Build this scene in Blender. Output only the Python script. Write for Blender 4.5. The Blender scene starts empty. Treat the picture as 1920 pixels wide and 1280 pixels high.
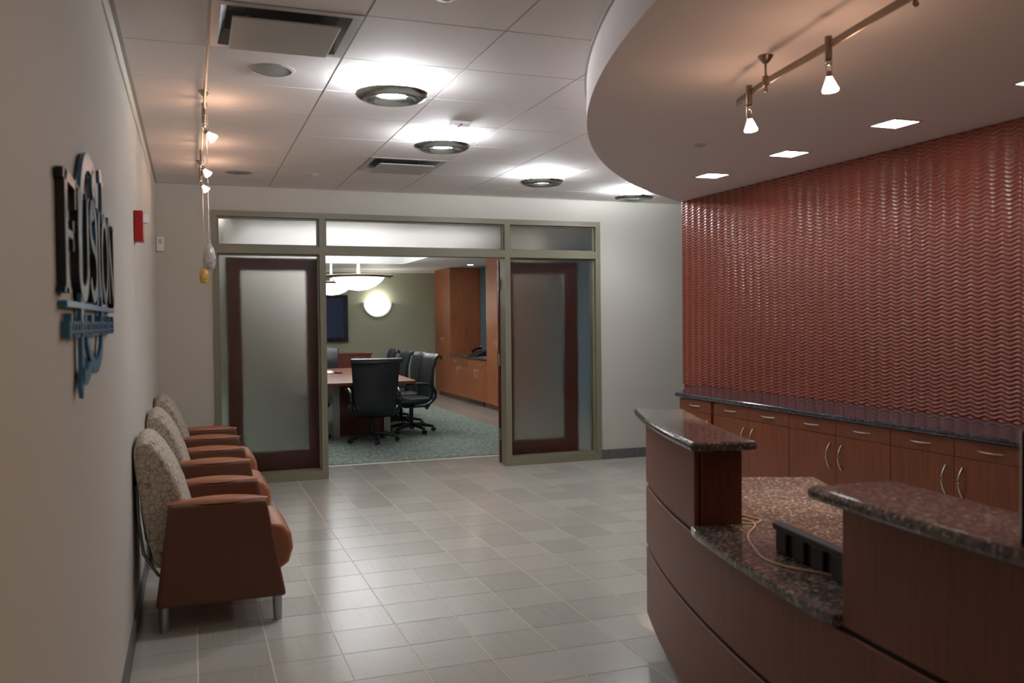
import bpy, math, random
from mathutils import Vector, Matrix
random.seed(7)
sc = bpy.context.scene
PI = math.pi

# ------------------------------------------------------------------ camera
cam_d = bpy.data.cameras.new('camera')
cam = bpy.data.objects.new('camera', cam_d)
sc.collection.objects.link(cam)
R = Vector((0.93896678, -0.34386616, -0.00987153))
U = Vector((0.01741278, 0.01884963, 0.99967069))
F = Vector((0.34356685, 0.93882946, -0.02368684))
EYE = Vector((0, 0, 1.4857))
m = Matrix.Identity(4)
for i in range(3):
    m[i][0], m[i][1], m[i][2], m[i][3] = R[i], U[i], -F[i], EYE[i]
cam.matrix_world = m
cam_d.sensor_width = 36
cam_d.lens = 1644.95 / 1920 * 36
cam_d.clip_start = 0.05
cam_d.dof.use_dof = True
cam_d.dof.focus_distance = 10.5
cam_d.dof.aperture_fstop = 4.0
sc.camera = cam

# ------------------------------------------------------------------ world / exposure
w = bpy.data.worlds.new('world'); sc.world = w; w.use_nodes = True
w.node_tree.nodes['Background'].inputs[0].default_value = (0.5, 0.5, 0.55, 1)
w.node_tree.nodes['Background'].inputs[1].default_value = 0.02
sc.view_settings.view_transform = 'Standard'
sc.view_settings.look = 'None'
sc.view_settings.exposure = 0.38
sc.view_settings.gamma = 1.0
sc.view_settings.use_curve_mapping = False
sc.cycles.use_denoising = True
sc.cycles.max_bounces = 8
sc.cycles.diffuse_bounces = 4
sc.cycles.sample_clamp_indirect = 6.0

L_RING = 170.0       # luminance of the ring fixtures' lamps
L_DOWN = 24.0       # square downlights over the red wall
L_TRACK = 60.0     # halogen track heads
L_BOWL = 3.6        # conference pendants
L_SCONCE = 9.0
L_CAN = 60.0
L_TOP = 70.0

# ------------------------------------------------------------------ materials
def new_mat(name):
    mt = bpy.data.materials.new(name); mt.use_nodes = True
    nt = mt.node_tree
    return mt, nt, nt.nodes['Principled BSDF']
def plain(name, col, rough=0.5, metal=0.0, coat=0.0, bump=0.0, bscale=200, vary=0.0, vscale=3.0):
    mt, nt, b = new_mat(name)
    b.inputs['Base Color'].default_value = (*col, 1)
    b.inputs['Roughness'].default_value = rough
    b.inputs['Metallic'].default_value = metal
    b.inputs['Coat Weight'].default_value = coat
    tc = nt.nodes.new('ShaderNodeTexCoord')
    if bump:
        n = nt.nodes.new('ShaderNodeTexNoise'); n.inputs['Scale'].default_value = bscale
        bp = nt.nodes.new('ShaderNodeBump'); bp.inputs['Strength'].default_value = bump
        bp.inputs['Distance'].default_value = 0.002
        nt.links.new(tc.outputs['Object'], n.inputs['Vector'])
        nt.links.new(n.outputs['Fac'], bp.inputs['Height'])
        nt.links.new(bp.outputs['Normal'], b.inputs['Normal'])
    if vary:
        n = nt.nodes.new('ShaderNodeTexNoise'); n.inputs['Scale'].default_value = vscale
        n.inputs['Detail'].default_value = 4
        r = nt.nodes.new('ShaderNodeValToRGB')
        r.color_ramp.elements[0].color = (*[c * (1 - vary) for c in col], 1)
        r.color_ramp.elements[1].color = (*[min(1, c * (1 + vary)) for c in col], 1)
        r.color_ramp.elements[0].position = 0.3; r.color_ramp.elements[1].position = 0.7
        nt.links.new(tc.outputs['Object'], n.inputs['Vector'])
        nt.links.new(n.outputs['Fac'], r.inputs['Fac'])
        nt.links.new(r.outputs['Color'], b.inputs['Base Color'])
    return mt
def emit(name, col, strength):
    mt = bpy.data.materials.new(name); mt.use_nodes = True
    nt = mt.node_tree; nt.nodes.clear()
    e = nt.nodes.new('ShaderNodeEmission'); o = nt.nodes.new('ShaderNodeOutputMaterial')
    e.inputs[0].default_value = (*col, 1); e.inputs[1].default_value = strength
    nt.links.new(e.outputs[0], o.inputs[0])
    return mt
def wood(name, dark, light, rough=0.35, coat=0.3, scale=1.0):
    mt, nt, b = new_mat(name)
    tc = nt.nodes.new('ShaderNodeTexCoord')
    mp = nt.nodes.new('ShaderNodeMapping'); mp.inputs['Scale'].default_value = (60 * scale, 60 * scale, 2.2 * scale)
    n = nt.nodes.new('ShaderNodeTexNoise'); n.inputs['Scale'].default_value = 1.6; n.inputs['Detail'].default_value = 5
    n2 = nt.nodes.new('ShaderNodeTexNoise'); n2.inputs['Scale'].default_value = 2.0; n2.inputs['Detail'].default_value = 2
    mx = nt.nodes.new('ShaderNodeMath'); mx.operation = 'MULTIPLY_ADD'; mx.inputs[1].default_value = 0.45
    r = nt.nodes.new('ShaderNodeValToRGB')
    r.color_ramp.elements[0].position = 0.45; r.color_ramp.elements[1].position = 1.0
    r.color_ramp.elements[0].color = (*dark, 1); r.color_ramp.elements[1].color = (*light, 1)
    L = nt.links.new
    L(tc.outputs['Object'], mp.inputs[0]); L(mp.outputs[0], n.inputs['Vector']); L(tc.outputs['Object'], n2.inputs['Vector'])
    L(n2.outputs['Fac'], mx.inputs[0]); L(n.outputs['Fac'], mx.inputs[2]); L(mx.outputs[0], r.inputs[0]); L(r.outputs[0], b.inputs['Base Color'])
    b.inputs['Roughness'].default_value = rough; b.inputs['Coat Weight'].default_value = coat; b.inputs['Coat Roughness'].default_value = 0.25
    return mt
def granite(name, base, mid, light):
    mt, nt, b = new_mat(name)
    L = nt.links.new
    tc = nt.nodes.new('ShaderNodeTexCoord')
    v = nt.nodes.new('ShaderNodeTexVoronoi'); v.inputs['Scale'].default_value = 120
    n = nt.nodes.new('ShaderNodeTexNoise'); n.inputs['Scale'].default_value = 60; n.inputs['Detail'].default_value = 6
    r = nt.nodes.new('ShaderNodeValToRGB')
    e = r.color_ramp.elements
    e[0].position = 0.0; e[0].color = (*base, 1)
    e[1].position = 1.0; e[1].color = (*light, 1)
    k = e.new(0.42); k.color = (*mid, 1)
    k = e.new(0.75); k.color = (*[c * 1.3 for c in mid], 1)
    sp = nt.nodes.new('ShaderNodeSeparateColor')
    mx = nt.nodes.new('ShaderNodeMix'); mx.data_type = 'RGBA'; mx.inputs[0].default_value = 0.55
    r2 = nt.nodes.new('ShaderNodeValToRGB')
    r2.color_ramp.elements[0].position = 0.4; r2.color_ramp.elements[0].color = (*base, 1)
    r2.color_ramp.elements[1].position = 0.65; r2.color_ramp.elements[1].color = (*[c * 1.5 for c in mid], 1)
    L(tc.outputs['Object'], v.inputs['Vector']); L(tc.outputs['Object'], n.inputs['Vector'])
    L(v.outputs['Color'], sp.inputs[0]); L(sp.outputs[0], r.inputs[0]); L(n.outputs['Fac'], r2.inputs[0])
    L(r.outputs[0], mx.inputs[6]); L(r2.outputs[0], mx.inputs[7]); L(mx.outputs[2], b.inputs['Base Color'])
    b.inputs['Roughness'].default_value = 0.11
    b.inputs['Coat Weight'].default_value = 0.0; b.inputs['Coat Roughness'].default_value = 0.05
    return mt
def tile_mat(name, c0, c1, rough):
    mt, nt, b = new_mat(name)
    L = nt.links.new
    tc = nt.nodes.new('ShaderNodeTexCoord'); oi = nt.nodes.new('ShaderNodeObjectInfo')
    mp = nt.nodes.new('ShaderNodeMapping'); mp.inputs['Scale'].default_value = (2.5, 55, 1)
    ad = nt.nodes.new('ShaderNodeVectorMath'); ad.operation = 'ADD'
    cb = nt.nodes.new('ShaderNodeCombineXYZ'); ml = nt.nodes.new('ShaderNodeMath'); ml.operation = 'MULTIPLY'; ml.inputs[1].default_value = 37.0
    L(oi.outputs['Random'], ml.inputs[0]); L(ml.outputs[0], cb.inputs[0]); L(ml.outputs[0], cb.inputs[1])
    L(tc.outputs['Object'], mp.inputs[0]); L(mp.outputs[0], ad.inputs[0]); L(cb.outputs[0], ad.inputs[1])
    n = nt.nodes.new('ShaderNodeTexNoise'); n.inputs['Scale'].default_value = 1.0; n.inputs['Detail'].default_value = 2.5
    L(ad.outputs[0], n.inputs['Vector'])
    ma = nt.nodes.new('ShaderNodeMath'); ma.operation = 'MULTIPLY_ADD'; ma.inputs[1].default_value = 0.75
    nh = nt.nodes.new('ShaderNodeMath'); nh.operation = 'MULTIPLY'; nh.inputs[1].default_value = 0.7
    L(n.outputs['Fac'], nh.inputs[0]); L(oi.outputs['Random'], ma.inputs[0]); L(nh.outputs[0], ma.inputs[2])
    r = nt.nodes.new('ShaderNodeValToRGB')
    r.color_ramp.elements[0].position = 0.1; r.color_ramp.elements[0].color = (*c0, 1)
    r.color_ramp.elements[1].position = 0.95; r.color_ramp.elements[1].color = (*c1, 1)
    L(ma.outputs[0], r.inputs[0]); L(r.outputs[0], b.inputs['Base Color'])
    mr = nt.nodes.new('ShaderNodeMapRange'); mr.inputs['To Min'].default_value = rough - 0.02; mr.inputs['To Max'].default_value = rough + 0.03
    L(n.outputs['Fac'], mr.inputs[0]); L(mr.outputs[0], b.inputs['Roughness'])
    return mt

M = {}
M['wall'] = plain('painted plaster', (0.55, 0.525, 0.465), 0.75, bump=0.25, bscale=260, vary=0.015, vscale=0.8)
M['wall_back'] = plain('green paint', (0.33, 0.345, 0.26), 0.8, bump=0.2, bscale=260)
M['wall_blue'] = plain('blue paint', (0.10, 0.17, 0.21), 0.7)
M['ceil'] = plain('ceiling tile', (0.82, 0.765, 0.745), 0.9, bump=0.4, bscale=420)
M['tbar'] = plain('ceiling grid metal', (0.42, 0.38, 0.35), 0.5)
M['soffit'] = plain('soffit paint', (0.72, 0.65, 0.63), 0.8, bump=0.15, bscale=300)
M['white'] = plain('white paint', (0.8, 0.8, 0.78), 0.6)
M['frame'] = plain('khaki frame paint', (0.215, 0.203, 0.140), 0.42)
M['grout'] = plain('grout', (0.70, 0.66, 0.58), 0.8)
M['tile'] = tile_mat('porcelain tile', (0.375, 0.36, 0.325), (0.485, 0.465, 0.42), 0.2)
M['base'] = plain('tile base', (0.13, 0.135, 0.13), 0.4)
M['red'] = plain('red lacquer', (0.235, 0.050, 0.027), 0.34, coat=0.1)
M['cherry'] = wood('cherry veneer', (0.15, 0.040, 0.016), (0.25, 0.072, 0.028), 0.38, 0.15)
M['cherry_lit'] = wood('lit orange cherry veneer', (0.20, 0.058, 0.020), (0.34, 0.112, 0.042), 0.5, 0.0)  # lit copy of the cherry veneer, conference room brightness put into its colour
M['cherry_dark'] = wood('dark cherry veneer', (0.10, 0.020, 0.010), (0.17, 0.035, 0.018))
M['desk'] = wood('desk veneer', (0.14, 0.046, 0.026), (0.21, 0.074, 0.040), 0.5, 0.0)
M['mahog'] = wood('mahogany', (0.075, 0.011, 0.006), (0.12, 0.020, 0.011))
M['granite'] = granite('brown granite', (0.014, 0.014, 0.017), (0.125, 0.098, 0.088), (0.62, 0.57, 0.52))
M['granite2'] = granite('blue grey granite', (0.012, 0.013, 0.018), (0.055, 0.05, 0.065), (0.18, 0.18, 0.21))
M['groove'] = plain('dark reveal', (0.012, 0.008, 0.007), 0.6)
M['nickel'] = plain('brushed nickel', (0.55, 0.52, 0.48), 0.28, metal=1.0)
M['chrome'] = plain('smoked chrome', (0.50, 0.54, 0.52), 0.2, metal=1.0)
M['bronze'] = plain('track metal', (0.33, 0.26, 0.20), 0.35, metal=0.9)
M['alu'] = plain('aluminium', (0.42, 0.43, 0.43), 0.35, metal=0.8)
M['black'] = plain('black plastic', (0.012, 0.014, 0.018), 0.4)
M['blackgloss'] = plain('black gloss', (0.012, 0.016, 0.022), 0.12, coat=0.5)
M['leather'] = plain('black leather', (0.014, 0.019, 0.022), 0.33, bump=0.15, bscale=150)
M['brownleather'] = plain('brown leather', (0.12, 0.042, 0.020), 0.5, bump=0.1, bscale=180)
M['tanleather'] = plain('tan leather', (0.36, 0.14, 0.07), 0.42, bump=0.1, bscale=180)
M['blue'] = plain('blue enamel', (0.035, 0.17, 0.33), 0.32)
M['signblack'] = plain('dark bronze letter', (0.012, 0.012, 0.014), 0.3)
M['redplastic'] = plain('red plastic', (0.42, 0.015, 0.012), 0.35)
M['cream'] = plain('cream plastic', (0.62, 0.55, 0.45), 0.5)
M['darkhole'] = plain('dark duct', (0.03, 0.035, 0.035), 0.6)
M['ventmetal'] = plain('vent paint', (0.50, 0.48, 0.45), 0.45)
M['grille'] = plain('speaker grille', (0.30, 0.29, 0.29), 0.7, bump=0.8, bscale=700)
M['cord'] = plain('cord', (0.55, 0.40, 0.27), 0.6)
M['tvscreen'] = plain('tv screen', (0.03, 0.04, 0.085), 0.12)
M['blade'] = plain('pearl glass', (0.42, 0.38, 0.36), 0.2, vary=0.3, vscale=60)
M['amber'] = plain('amber glass', (0.55, 0.34, 0.10), 0.2, vary=0.3, vscale=60)
M['lamp_cool'] = emit('ring lamp', (0.90, 0.94, 1.0), L_RING)
M['lamp_down'] = emit('downlight lens', (0.95, 0.97, 1.0), L_DOWN)
M['lamp_halo'] = emit('halogen cone', (1.0, 0.60, 0.40), L_TRACK)
M['lamp_bowl'] = emit('bowl glass', (0.93, 0.96, 1.0), L_BOWL)
M['lamp_top'] = emit('bowl inner glass', (0.96, 0.97, 1.0), L_TOP)
M['lamp_sconce'] = emit('sconce glass', (1.0, 0.97, 0.88), L_SCONCE)
M['lamp_can'] = emit('can lamp', (1.0, 0.9, 0.78), L_CAN)
# patterned upholstery
mt, nt, b = new_mat('loop pattern fabric')
tc = nt.nodes.new('ShaderNodeTexCoord')
v = nt.nodes.new('ShaderNodeTexVoronoi'); v.feature = 'DISTANCE_TO_EDGE'; v.inputs['Scale'].default_value = 40
v2 = nt.nodes.new('ShaderNodeTexVoronoi'); v2.feature = 'DISTANCE_TO_EDGE'; v2.inputs['Scale'].default_value = 29
mn = nt.nodes.new('ShaderNodeMath'); mn.operation = 'MINIMUM'
r = nt.nodes.new('ShaderNodeValToRGB')
r.color_ramp.elements[0].position = 0.012; r.color_ramp.elements[0].color = (0.20, 0.15, 0.10, 1)
r.color_ramp.elements[1].position = 0.045; r.color_ramp.elements[1].color = (0.52, 0.46, 0.37, 1)
nt.links.new(tc.outputs['Object'], v.inputs['Vector']); nt.links.new(tc.outputs['Object'], v2.inputs['Vector'])
nt.links.new(v.outputs['Distance'], mn.inputs[0]); nt.links.new(v2.outputs['Distance'], mn.inputs[1])
nt.links.new(mn.outputs[0], r.inputs[0]); nt.links.new(r.outputs[0], b.inputs['Base Color'])
b.inputs['Roughness'].default_value = 0.85
M['pattern'] = mt
# carpet
mt, nt, b = new_mat('teal carpet')
tc = nt.nodes.new('ShaderNodeTexCoord')
mp = nt.nodes.new('ShaderNodeMapping'); mp.inputs['Scale'].default_value = (26, 6, 1); mp.inputs['Rotation'].default_value = (0, 0, 0.5)
n = nt.nodes.new('ShaderNodeTexNoise'); n.inputs['Scale'].default_value = 1.2; n.inputs['Detail'].default_value = 3
r = nt.nodes.new('ShaderNodeValToRGB')
r.color_ramp.elements[0].position = 0.38; r.color_ramp.elements[0].color = (0.15, 0.205, 0.20, 1)
r.color_ramp.elements[1].position = 0.62; r.color_ramp.elements[1].color = (0.32, 0.37, 0.32, 1)
nt.links.new(tc.outputs['Object'], mp.inputs[0]); nt.links.new(mp.outputs[0], n.inputs['Vector'])
nt.links.new(n.outputs['Fac'], r.inputs[0]); nt.links.new(r.outputs[0], b.inputs['Base Color'])
b.inputs['Roughness'].default_value = 0.95
M['carpet'] = mt
# frosted glass
def frosted(name, rough, tint):
    mt, nt, b = new_mat(name)
    b.inputs['Base Color'].default_value = (*tint, 1)
    b.inputs['Transmission Weight'].default_value = 1.0
    b.inputs['Roughness'].default_value = rough
    b.inputs['IOR'].default_value = 1.25
    return mt
M['frost'] = frosted('frosted glass', 0.42, (0.88, 0.86, 0.83))

# ------------------------------------------------------------------ mesh helpers
class MB:
    def __init__(s): s.v = []; s.f = []
    def add(s, vs, fs):
        o = len(s.v); s.v += [tuple(p) for p in vs]; s.f += [tuple(i + o for i in f) for f in fs]; return s
    def box(s, x0, x1, y0, y1, z0, z1):
        return s.add([(x0,y0,z0),(x1,y0,z0),(x1,y1,z0),(x0,y1,z0),(x0,y0,z1),(x1,y0,z1),(x1,y1,z1),(x0,y1,z1)],
                     [(0,3,2,1),(4,5,6,7),(0,1,5,4),(1,2,6,5),(2,3,7,6),(3,0,4,7)])
    def prism(s, poly, a, b, axis='z'):
        n = len(poly)
        def P(p, t): return (p[0], p[1], t) if axis == 'z' else ((p[0], t, p[1]) if axis == 'y' else (t, p[0], p[1]))
        vs = [P(p, a) for p in poly] + [P(p, b) for p in poly]
        return s.add(vs, [tuple(range(n))[::-1], tuple(range(n, 2 * n))] + [(i, (i + 1) % n, (i + 1) % n + n, i + n) for i in range(n)])
    def lathe(s, prof, c=(0, 0, 0), n=32, close=False):
        vs, fs = [], []; k = len(prof)
        for i in range(n):
            a = 2 * PI * i / n
            for r_, z in prof: vs.append((c[0] + r_ * math.cos(a), c[1] + r_ * math.sin(a), c[2] + z))
        for i in range(n):
            j = (i + 1) % n
            for q in range(k if close else k - 1):
                q2 = (q + 1) % k
                fs.append((i * k + q, j * k + q, j * k + q2, i * k + q2))
        return s.add(vs, fs)
    def cyl(s, c, r_, z0, z1, n=20):
        return s.lathe([(0.0001, z0), (r_, z0), (r_, z1), (0.0001, z1)], (c[0], c[1], 0), n)
    def tube(s, pts, rad, n=8):
        pts = [Vector(p) for p in pts]; vs, fs = [], []
        up = Vector((0, 0, 1))
        for i, p in enumerate(pts):
            d = (pts[min(i + 1, len(pts) - 1)] - pts[max(i - 1, 0)]).normalized()
            a = d.cross(up)
            if a.length < 1e-3: a = d.cross(Vector((1, 0, 0)))
            a.normalize(); b_ = a.cross(d)
            rr = rad[i] if isinstance(rad, (list, tuple)) else rad
            for k in range(n):
                t = 2 * PI * k / n
                vs.append(p + a * (rr * math.cos(t)) + b_ * (rr * math.sin(t)))
        for i in range(len(pts) - 1):
            for k in range(n):
                k2 = (k + 1) % n
                fs.append((i * n + k, i * n + k2, (i + 1) * n + k2, (i + 1) * n + k))
        fs.append(tuple(range(n))[::-1]); fs.append(tuple(range((len(pts) - 1) * n, len(pts) * n)))
        return s.add(vs, fs)
    def strip(s, A, B, z0, z1):
        """solid wall between two plan polylines A (outer) and B (inner)"""
        n = len(A); vs = []
        for a, b_ in zip(A, B): vs += [(a[0], a[1], z0), (b_[0], b_[1], z0), (b_[0], b_[1], z1), (a[0], a[1], z1)]
        fs = [(0, 1, 2, 3), tuple(4 * (n - 1) + q for q in (3, 2, 1, 0))]
        for i in range(n - 1):
            for q in range(4):
                q2 = (q + 1) % 4
                fs.append((4 * i + q, 4 * i + 4 + q, 4 * i + 4 + q2, 4 * i + q2))
        return s.add(vs, fs)
    def build(s, name, mat, parent=None, bevel=0, seg=2, smooth=None, org=None, solid=0, subsurf=0):
        me = bpy.data.meshes.new(name)
        o_ = Vector(org) if org is not None else (world_loc(parent) if parent is not None else Vector((0, 0, 0)))
        me.from_pydata([(p[0] - o_.x, p[1] - o_.y, p[2] - o_.z) for p in s.v], [], s.f)
        import bmesh
        bm = bmesh.new(); bm.from_mesh(me); bmesh.ops.recalc_face_normals(bm, faces=bm.faces); bm.to_mesh(me); bm.free()
        me.materials.append(M[mat] if isinstance(mat, str) else mat)
        if smooth:
            me.polygons.foreach_set('use_smooth', [True] * len(me.polygons))
            me.set_sharp_from_angle(angle=math.radians(smooth))
        ob = bpy.data.objects.new(name, me); sc.collection.objects.link(ob)
        if parent is not None: ob.parent = parent
        elif org is not None: ob.location = o_
        if solid:
            q = ob.modifiers.new('solid', 'SOLIDIFY'); q.thickness = solid; q.offset = 0
        if bevel:
            q = ob.modifiers.new('bevel', 'BEVEL'); q.width = bevel; q.segments = seg; q.limit_method = 'ANGLE'; q.angle_limit = math.radians(40)
        if subsurf:
            q = ob.modifiers.new('sub', 'SUBSURF'); q.levels = subsurf; q.render_levels = subsurf
        return ob
WL = {}
def world_loc(o):
    v = Vector((0, 0, 0))
    while o is not None: v = v + Vector(o.location); o = o.parent
    return v
def box(name, mat, x0, x1, y0, y1, z0, z1, parent=None, bevel=0, seg=2):
    return MB().box(x0, x1, y0, y1, z0, z1).build(name, mat, parent, bevel, seg)
def thing(name, label, cat, loc=(0, 0, 0), group=None):
    o = bpy.data.objects.new(name, None); sc.collection.objects.link(o)
    o.location = loc; o.empty_display_size = 0.1
    o['label'] = label; o['category'] = cat
    if group: o['group'] = group
    return o
def tag(o, label, cat, group=None):
    o['label'] = label; o['category'] = cat
    if group: o['group'] = group
    return o
def struct(o, label=None):
    o['kind'] = 'structure'
    if label: o['label'] = label
    return o
def copy_tree(o, parent=None):
    c = o.copy(); sc.collection.objects.link(c); c.parent = parent
    for ch in list(o.children): copy_tree(ch, c)
    return c
def place(o, x, y, z=None, rz=None, label=None):
    o.location.x = x; o.location.y = y
    if z is not None: o.location.z = z
    if rz is not None: o.rotation_euler.z = rz
    if label: o['label'] = label
    return o

# ------------------------------------------------------------------ dimensions
XW = -0.276      # left wall face
YF = 8.42        # far (glazed) wall face
YF2 = 8.54
ZC = 2.743       # main ceiling
ZS = 2.535       # curved soffit underside
XR = 4.15        # red wall face
YRE = 6.875      # far end of the red wall
YB = 17.3        # conference end wall
XCR = 5.28       # conference right wall
ZL = 2.516       # conference low ceiling
GX, GY, G = 0.0896, 0.5632, 0.6096     # ceiling grid origin (x = GX + kG ; y = GY + kG -> 4.22)

# ------------------------------------------------------------------ floor
fl = struct(box('floor', 'grout', -0.9, 7.2, -4.0, 9.2, -0.08, -0.0015))
T = 0.3048
tm = MB().box(-T/2 + 0.0026, T/2 - 0.0026, -T/2 + 0.0026, T/2 - 0.0026, -0.008, 0.0)
tile0 = tm.build('floor_tile', 'tile', None, org=(0, 0, 0))
tile_me = tile0.data; bpy.data.objects.remove(tile0)
cells = []
import itertools
for i in range(-2, 24):
    for j in range(-13, 18):
        x = 0.0041 + T * (i + 0.5); y = 3.9196 - T * 0.0 + T * (j + 0.5)
        if x - T/2 < XW - 0.2 or x > 7.1 or y < -3.9 or y + T/2 > 9.25: continue
        cells.append((x, y, (i + j) % 2))
def seen(x, y):
    p = Vector((x, y, 0)) - EYE
    d = p.dot(F)
    if d < 1.5: return None
    u = 960 + 1645 * p.dot(R) / d; v_ = 640 - 1645 * p.dot(U) / d
    if u < 190 or u > 1960 or v_ > 1330: return None
    if u > 1215 and y < 6.2: return None             # behind the reception desk
    if u > 1280: return None
    return 1 / d
rank = sorted([c for c in cells if seen(c[0], c[1])], key=lambda c: -seen(c[0], c[1]))
singles = rank[:290]; sset = set(singles)
for c in singles:
    o = bpy.data.objects.new('floor_tile', tile_me); sc.collection.objects.link(o)
    o.parent = fl; o.location = (c[0], c[1], 0); o.rotation_euler.z = PI / 2 * c[2]
rest = MB()
for c in cells:
    if c in sset: continue
    rest.box(c[0] - T/2 + .0026, c[0] + T/2 - .0026, c[1] - T/2 + .0026, c[1] + T/2 - .0026, -0.008, 0.0)
o = rest.build('floor_tiling', 'tile', fl); o['kind'] = 'stuff'
# conference floor
cf = struct(box('floor_2', 'grout', -0.9, XCR, 9.2, YB, -0.08, -0.0015))
rest = MB()
for i in range(0, 5):
    for j in range(0, 27):
        x0 = 4.0 + T * i; y0 = 9.2 + T * j
        if x0 < XCR: rest.box(x0 + .0026, min(x0 + T, XCR) - .0026, y0 + .0026, min(y0 + T, YB) - .0026, -0.008, 0)
o = rest.build('floor_tiling', 'tile', cf); o['kind'] = 'stuff'
tag(box('carpet', 'carpet', -0.5, 4.0, 9.2, YB, -0.001, 0.006), 'teal flecked carpet under the conference table', 'carpet')

# ------------------------------------------------------------------ ceiling with lay-in tiles
VENTS = [(0, 5), (2, 10)]     # grid cells holding diffusers (column, row)
ce = struct(box('ceiling', 'darkhole', -0.9, 7.2, -4.0, YF2, ZC + 0.09, ZC + 0.15))
gb = MB()
for i in range(-1, 13):
    xx = GX + G * i
    if xx > XW: gb.box(xx - .012, xx + .012, -3.99, YF, ZC + .0035, ZC + .006)
for j in range(-8, 15):
    yy = GY + G * j
    if -4 < yy < YF: gb.box(XW, 7.0, yy - .012, yy + .012, ZC + .0036, ZC + .0061)
gb.build('grid_bars', 'tbar', ce)
g_ = 0.004
ctm = MB().box(-G/2 + g_, G/2 - g_, -G/2 + g_, G/2 - g_, -0.0, 0.003).build('ceiling_tile', 'ceil', None, org=(0, 0, 0))
ct_me = ctm.data; bpy.data.objects.remove(ctm)
from math import sqrt
def soffx(y): return 8.25 - sqrt(max(0.01, 6.9 ** 2 - (y - 1.35) ** 2))
for i in range(-1, 11):
    for j in range(-8, 14):
        x0 = GX + G * i; y0 = GY + G * j
        if (i, j) in VENTS: continue
        xa = max(x0, XW); xb = min(x0 + G, 7.0); ya = y0; yb = min(y0 + G, YF)
        if xb - xa < 0.05 or yb - ya < 0.05: continue
        if -3 < y0 and y0 + G < 6.9 and x0 > soffx(y0) + 0.1 and x0 > soffx(y0 + G) + 0.1: continue
        if xb - xa > G - 0.01 and yb - ya > G - 0.01:
            o = bpy.data.objects.new('ceiling_tile', ct_me); sc.collection.objects.link(o)
            o.parent = ce; o.location = ((xa + xb) / 2, (ya + yb) / 2, ZC)
        else:
            MB().box(xa + g_, xb - g_, ya + g_, yb - g_, ZC, ZC + .003).build('ceiling_tile', 'ceil', ce)
# wall angle mouldings
struct(box('trim_1', 'tbar', XW, XW + 0.018, -3.9, YF, ZC - 0.004, ZC + 0.002))
struct(box('trim_2', 'tbar', XW, 7.0, YF - 0.018, YF, ZC - 0.003, ZC + 0.002))

# curved soffit
ys = [-4.0 + (6.93 + 4.0) * i / 70 for i in range(71)]
curve = [(soffx(y), y) for y in ys]
poly = curve + [(XR + 0.2, 6.93), (7.0, 6.93), (7.0, -4.0)]
poly = [p for k, p in enumerate(poly) if k == 0 or p != poly[k - 1]]
so = MB(); so.prism(curve + [(7.0, 6.93), (7.0, -4.0)], ZS, ZC - 0.002)
struct(so.build('ceiling_2', 'soffit', None, smooth=30), 'lower curved plaster ceiling over the reception desk')
tr = MB(); tr.strip([(x - 0.012, y) for x, y in curve], [(x + 0.001, y) for x, y in curve], ZC - 0.012, ZC + 0.0)
struct(tr.build('trim_3', 'tbar', None))

# ------------------------------------------------------------------ walls of the lobby
struct(box('wall_left', 'wall', -0.45, XW, -4.0, YF2, -0.08, ZC + 0.1))
struct(box('wall_near', 'wall', -0.45, 7.2, -4.15, -4.0, -0.08, ZC + 0.1))
struct(box('wall_side', 'wall', 7.0, 7.2, -4.0, YF2, -0.08, ZC + 0.1))
FX0, FX1, FZ = 0.197, 4.079, 2.516
fw = MB()
fw.box(XW - .02, FX0, YF, YF2, -0.02, ZC + .05).box(FX1, 7.1, YF, YF2, -0.02, ZC + .05).box(FX0, FX1, YF, YF2, FZ, ZC + .05)
struct(fw.build('wall_far', 'wall'))
# tile bases
def tile_base(name, segs):
    root = None
    for k, (x0, x1, y0, y1) in enumerate(segs):
        o = box(name if root is None else 'base_tile', 'base', x0, x1, y0, y1, 0.0, 0.102, None)
        if root is None: root = struct(o)
        else: o.parent = root
    return root
segs = []
x = FX1 + 0.001
first = True
while x < 6.98:
    x2 = min(x + (0.08 if first else 0.303), 6.98); segs.append((x, x2, YF - 0.012, YF)); x = x2 + 0.003; first = False
tile_base('baseboard_far', segs)
segs = []
y = -2.0
while y < YF - 0.02:
    y2 = min(y + 0.303, YF - 0.013); segs.append((XW, XW + 0.012, y, y2)); y = y2 + 0.003
tile_base('baseboard_left', segs)
tile_base('baseboard_end', [(XW + 0.013, FX0 - 0.002, YF - 0.012, YF)])

# red textured wall
rw = struct(box('wall_right', 'red', XR + 0.012, XR + 0.2, -4.0, YRE, -0.02, ZS))
wl = 1.21 / 12; pz = 0.0242
def wave_mesh(name, width):
    z0, z1 = 0.90, ZS - 0.001
    ny = int(round(width / wl * 12)); nz = int((z1 - z0) / pz * 7)
    vs, fs = [], []
    for i in range(ny + 1):
        yy = width * i / ny
        ph = 0.0075 * math.sin(2 * PI * yy / wl); rib = math.cos(2 * PI * yy / wl)
        for k in range(nz + 1):
            zz = z0 + (z1 - z0) * k / nz
            t = (zz - ph) / pz * 2 * PI
            hgt = 0.0036 * (math.sin(t) + 0.25 * math.sin(2 * t)) * (0.72 - 0.28 * rib) + 0.0032 * rib
            if i in (0, ny): hgt -= 0.004
            vs.append((-0.004 - hgt, yy, zz))
    for i in range(ny):
        for k in range(nz):
            a = i * (nz + 1) + k
            fs.append((a, a + nz + 1, a + nz + 2, a + 1))
    me = bpy.data.meshes.new(name); me.from_pydata(vs, [], fs); me.materials.append(M['red'])
    me.polygons.foreach_set('use_smooth', [True] * len(me.polygons))
    me.flip_normals()
    return me
full = wave_mesh('wave_panel', 1.21)
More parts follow.
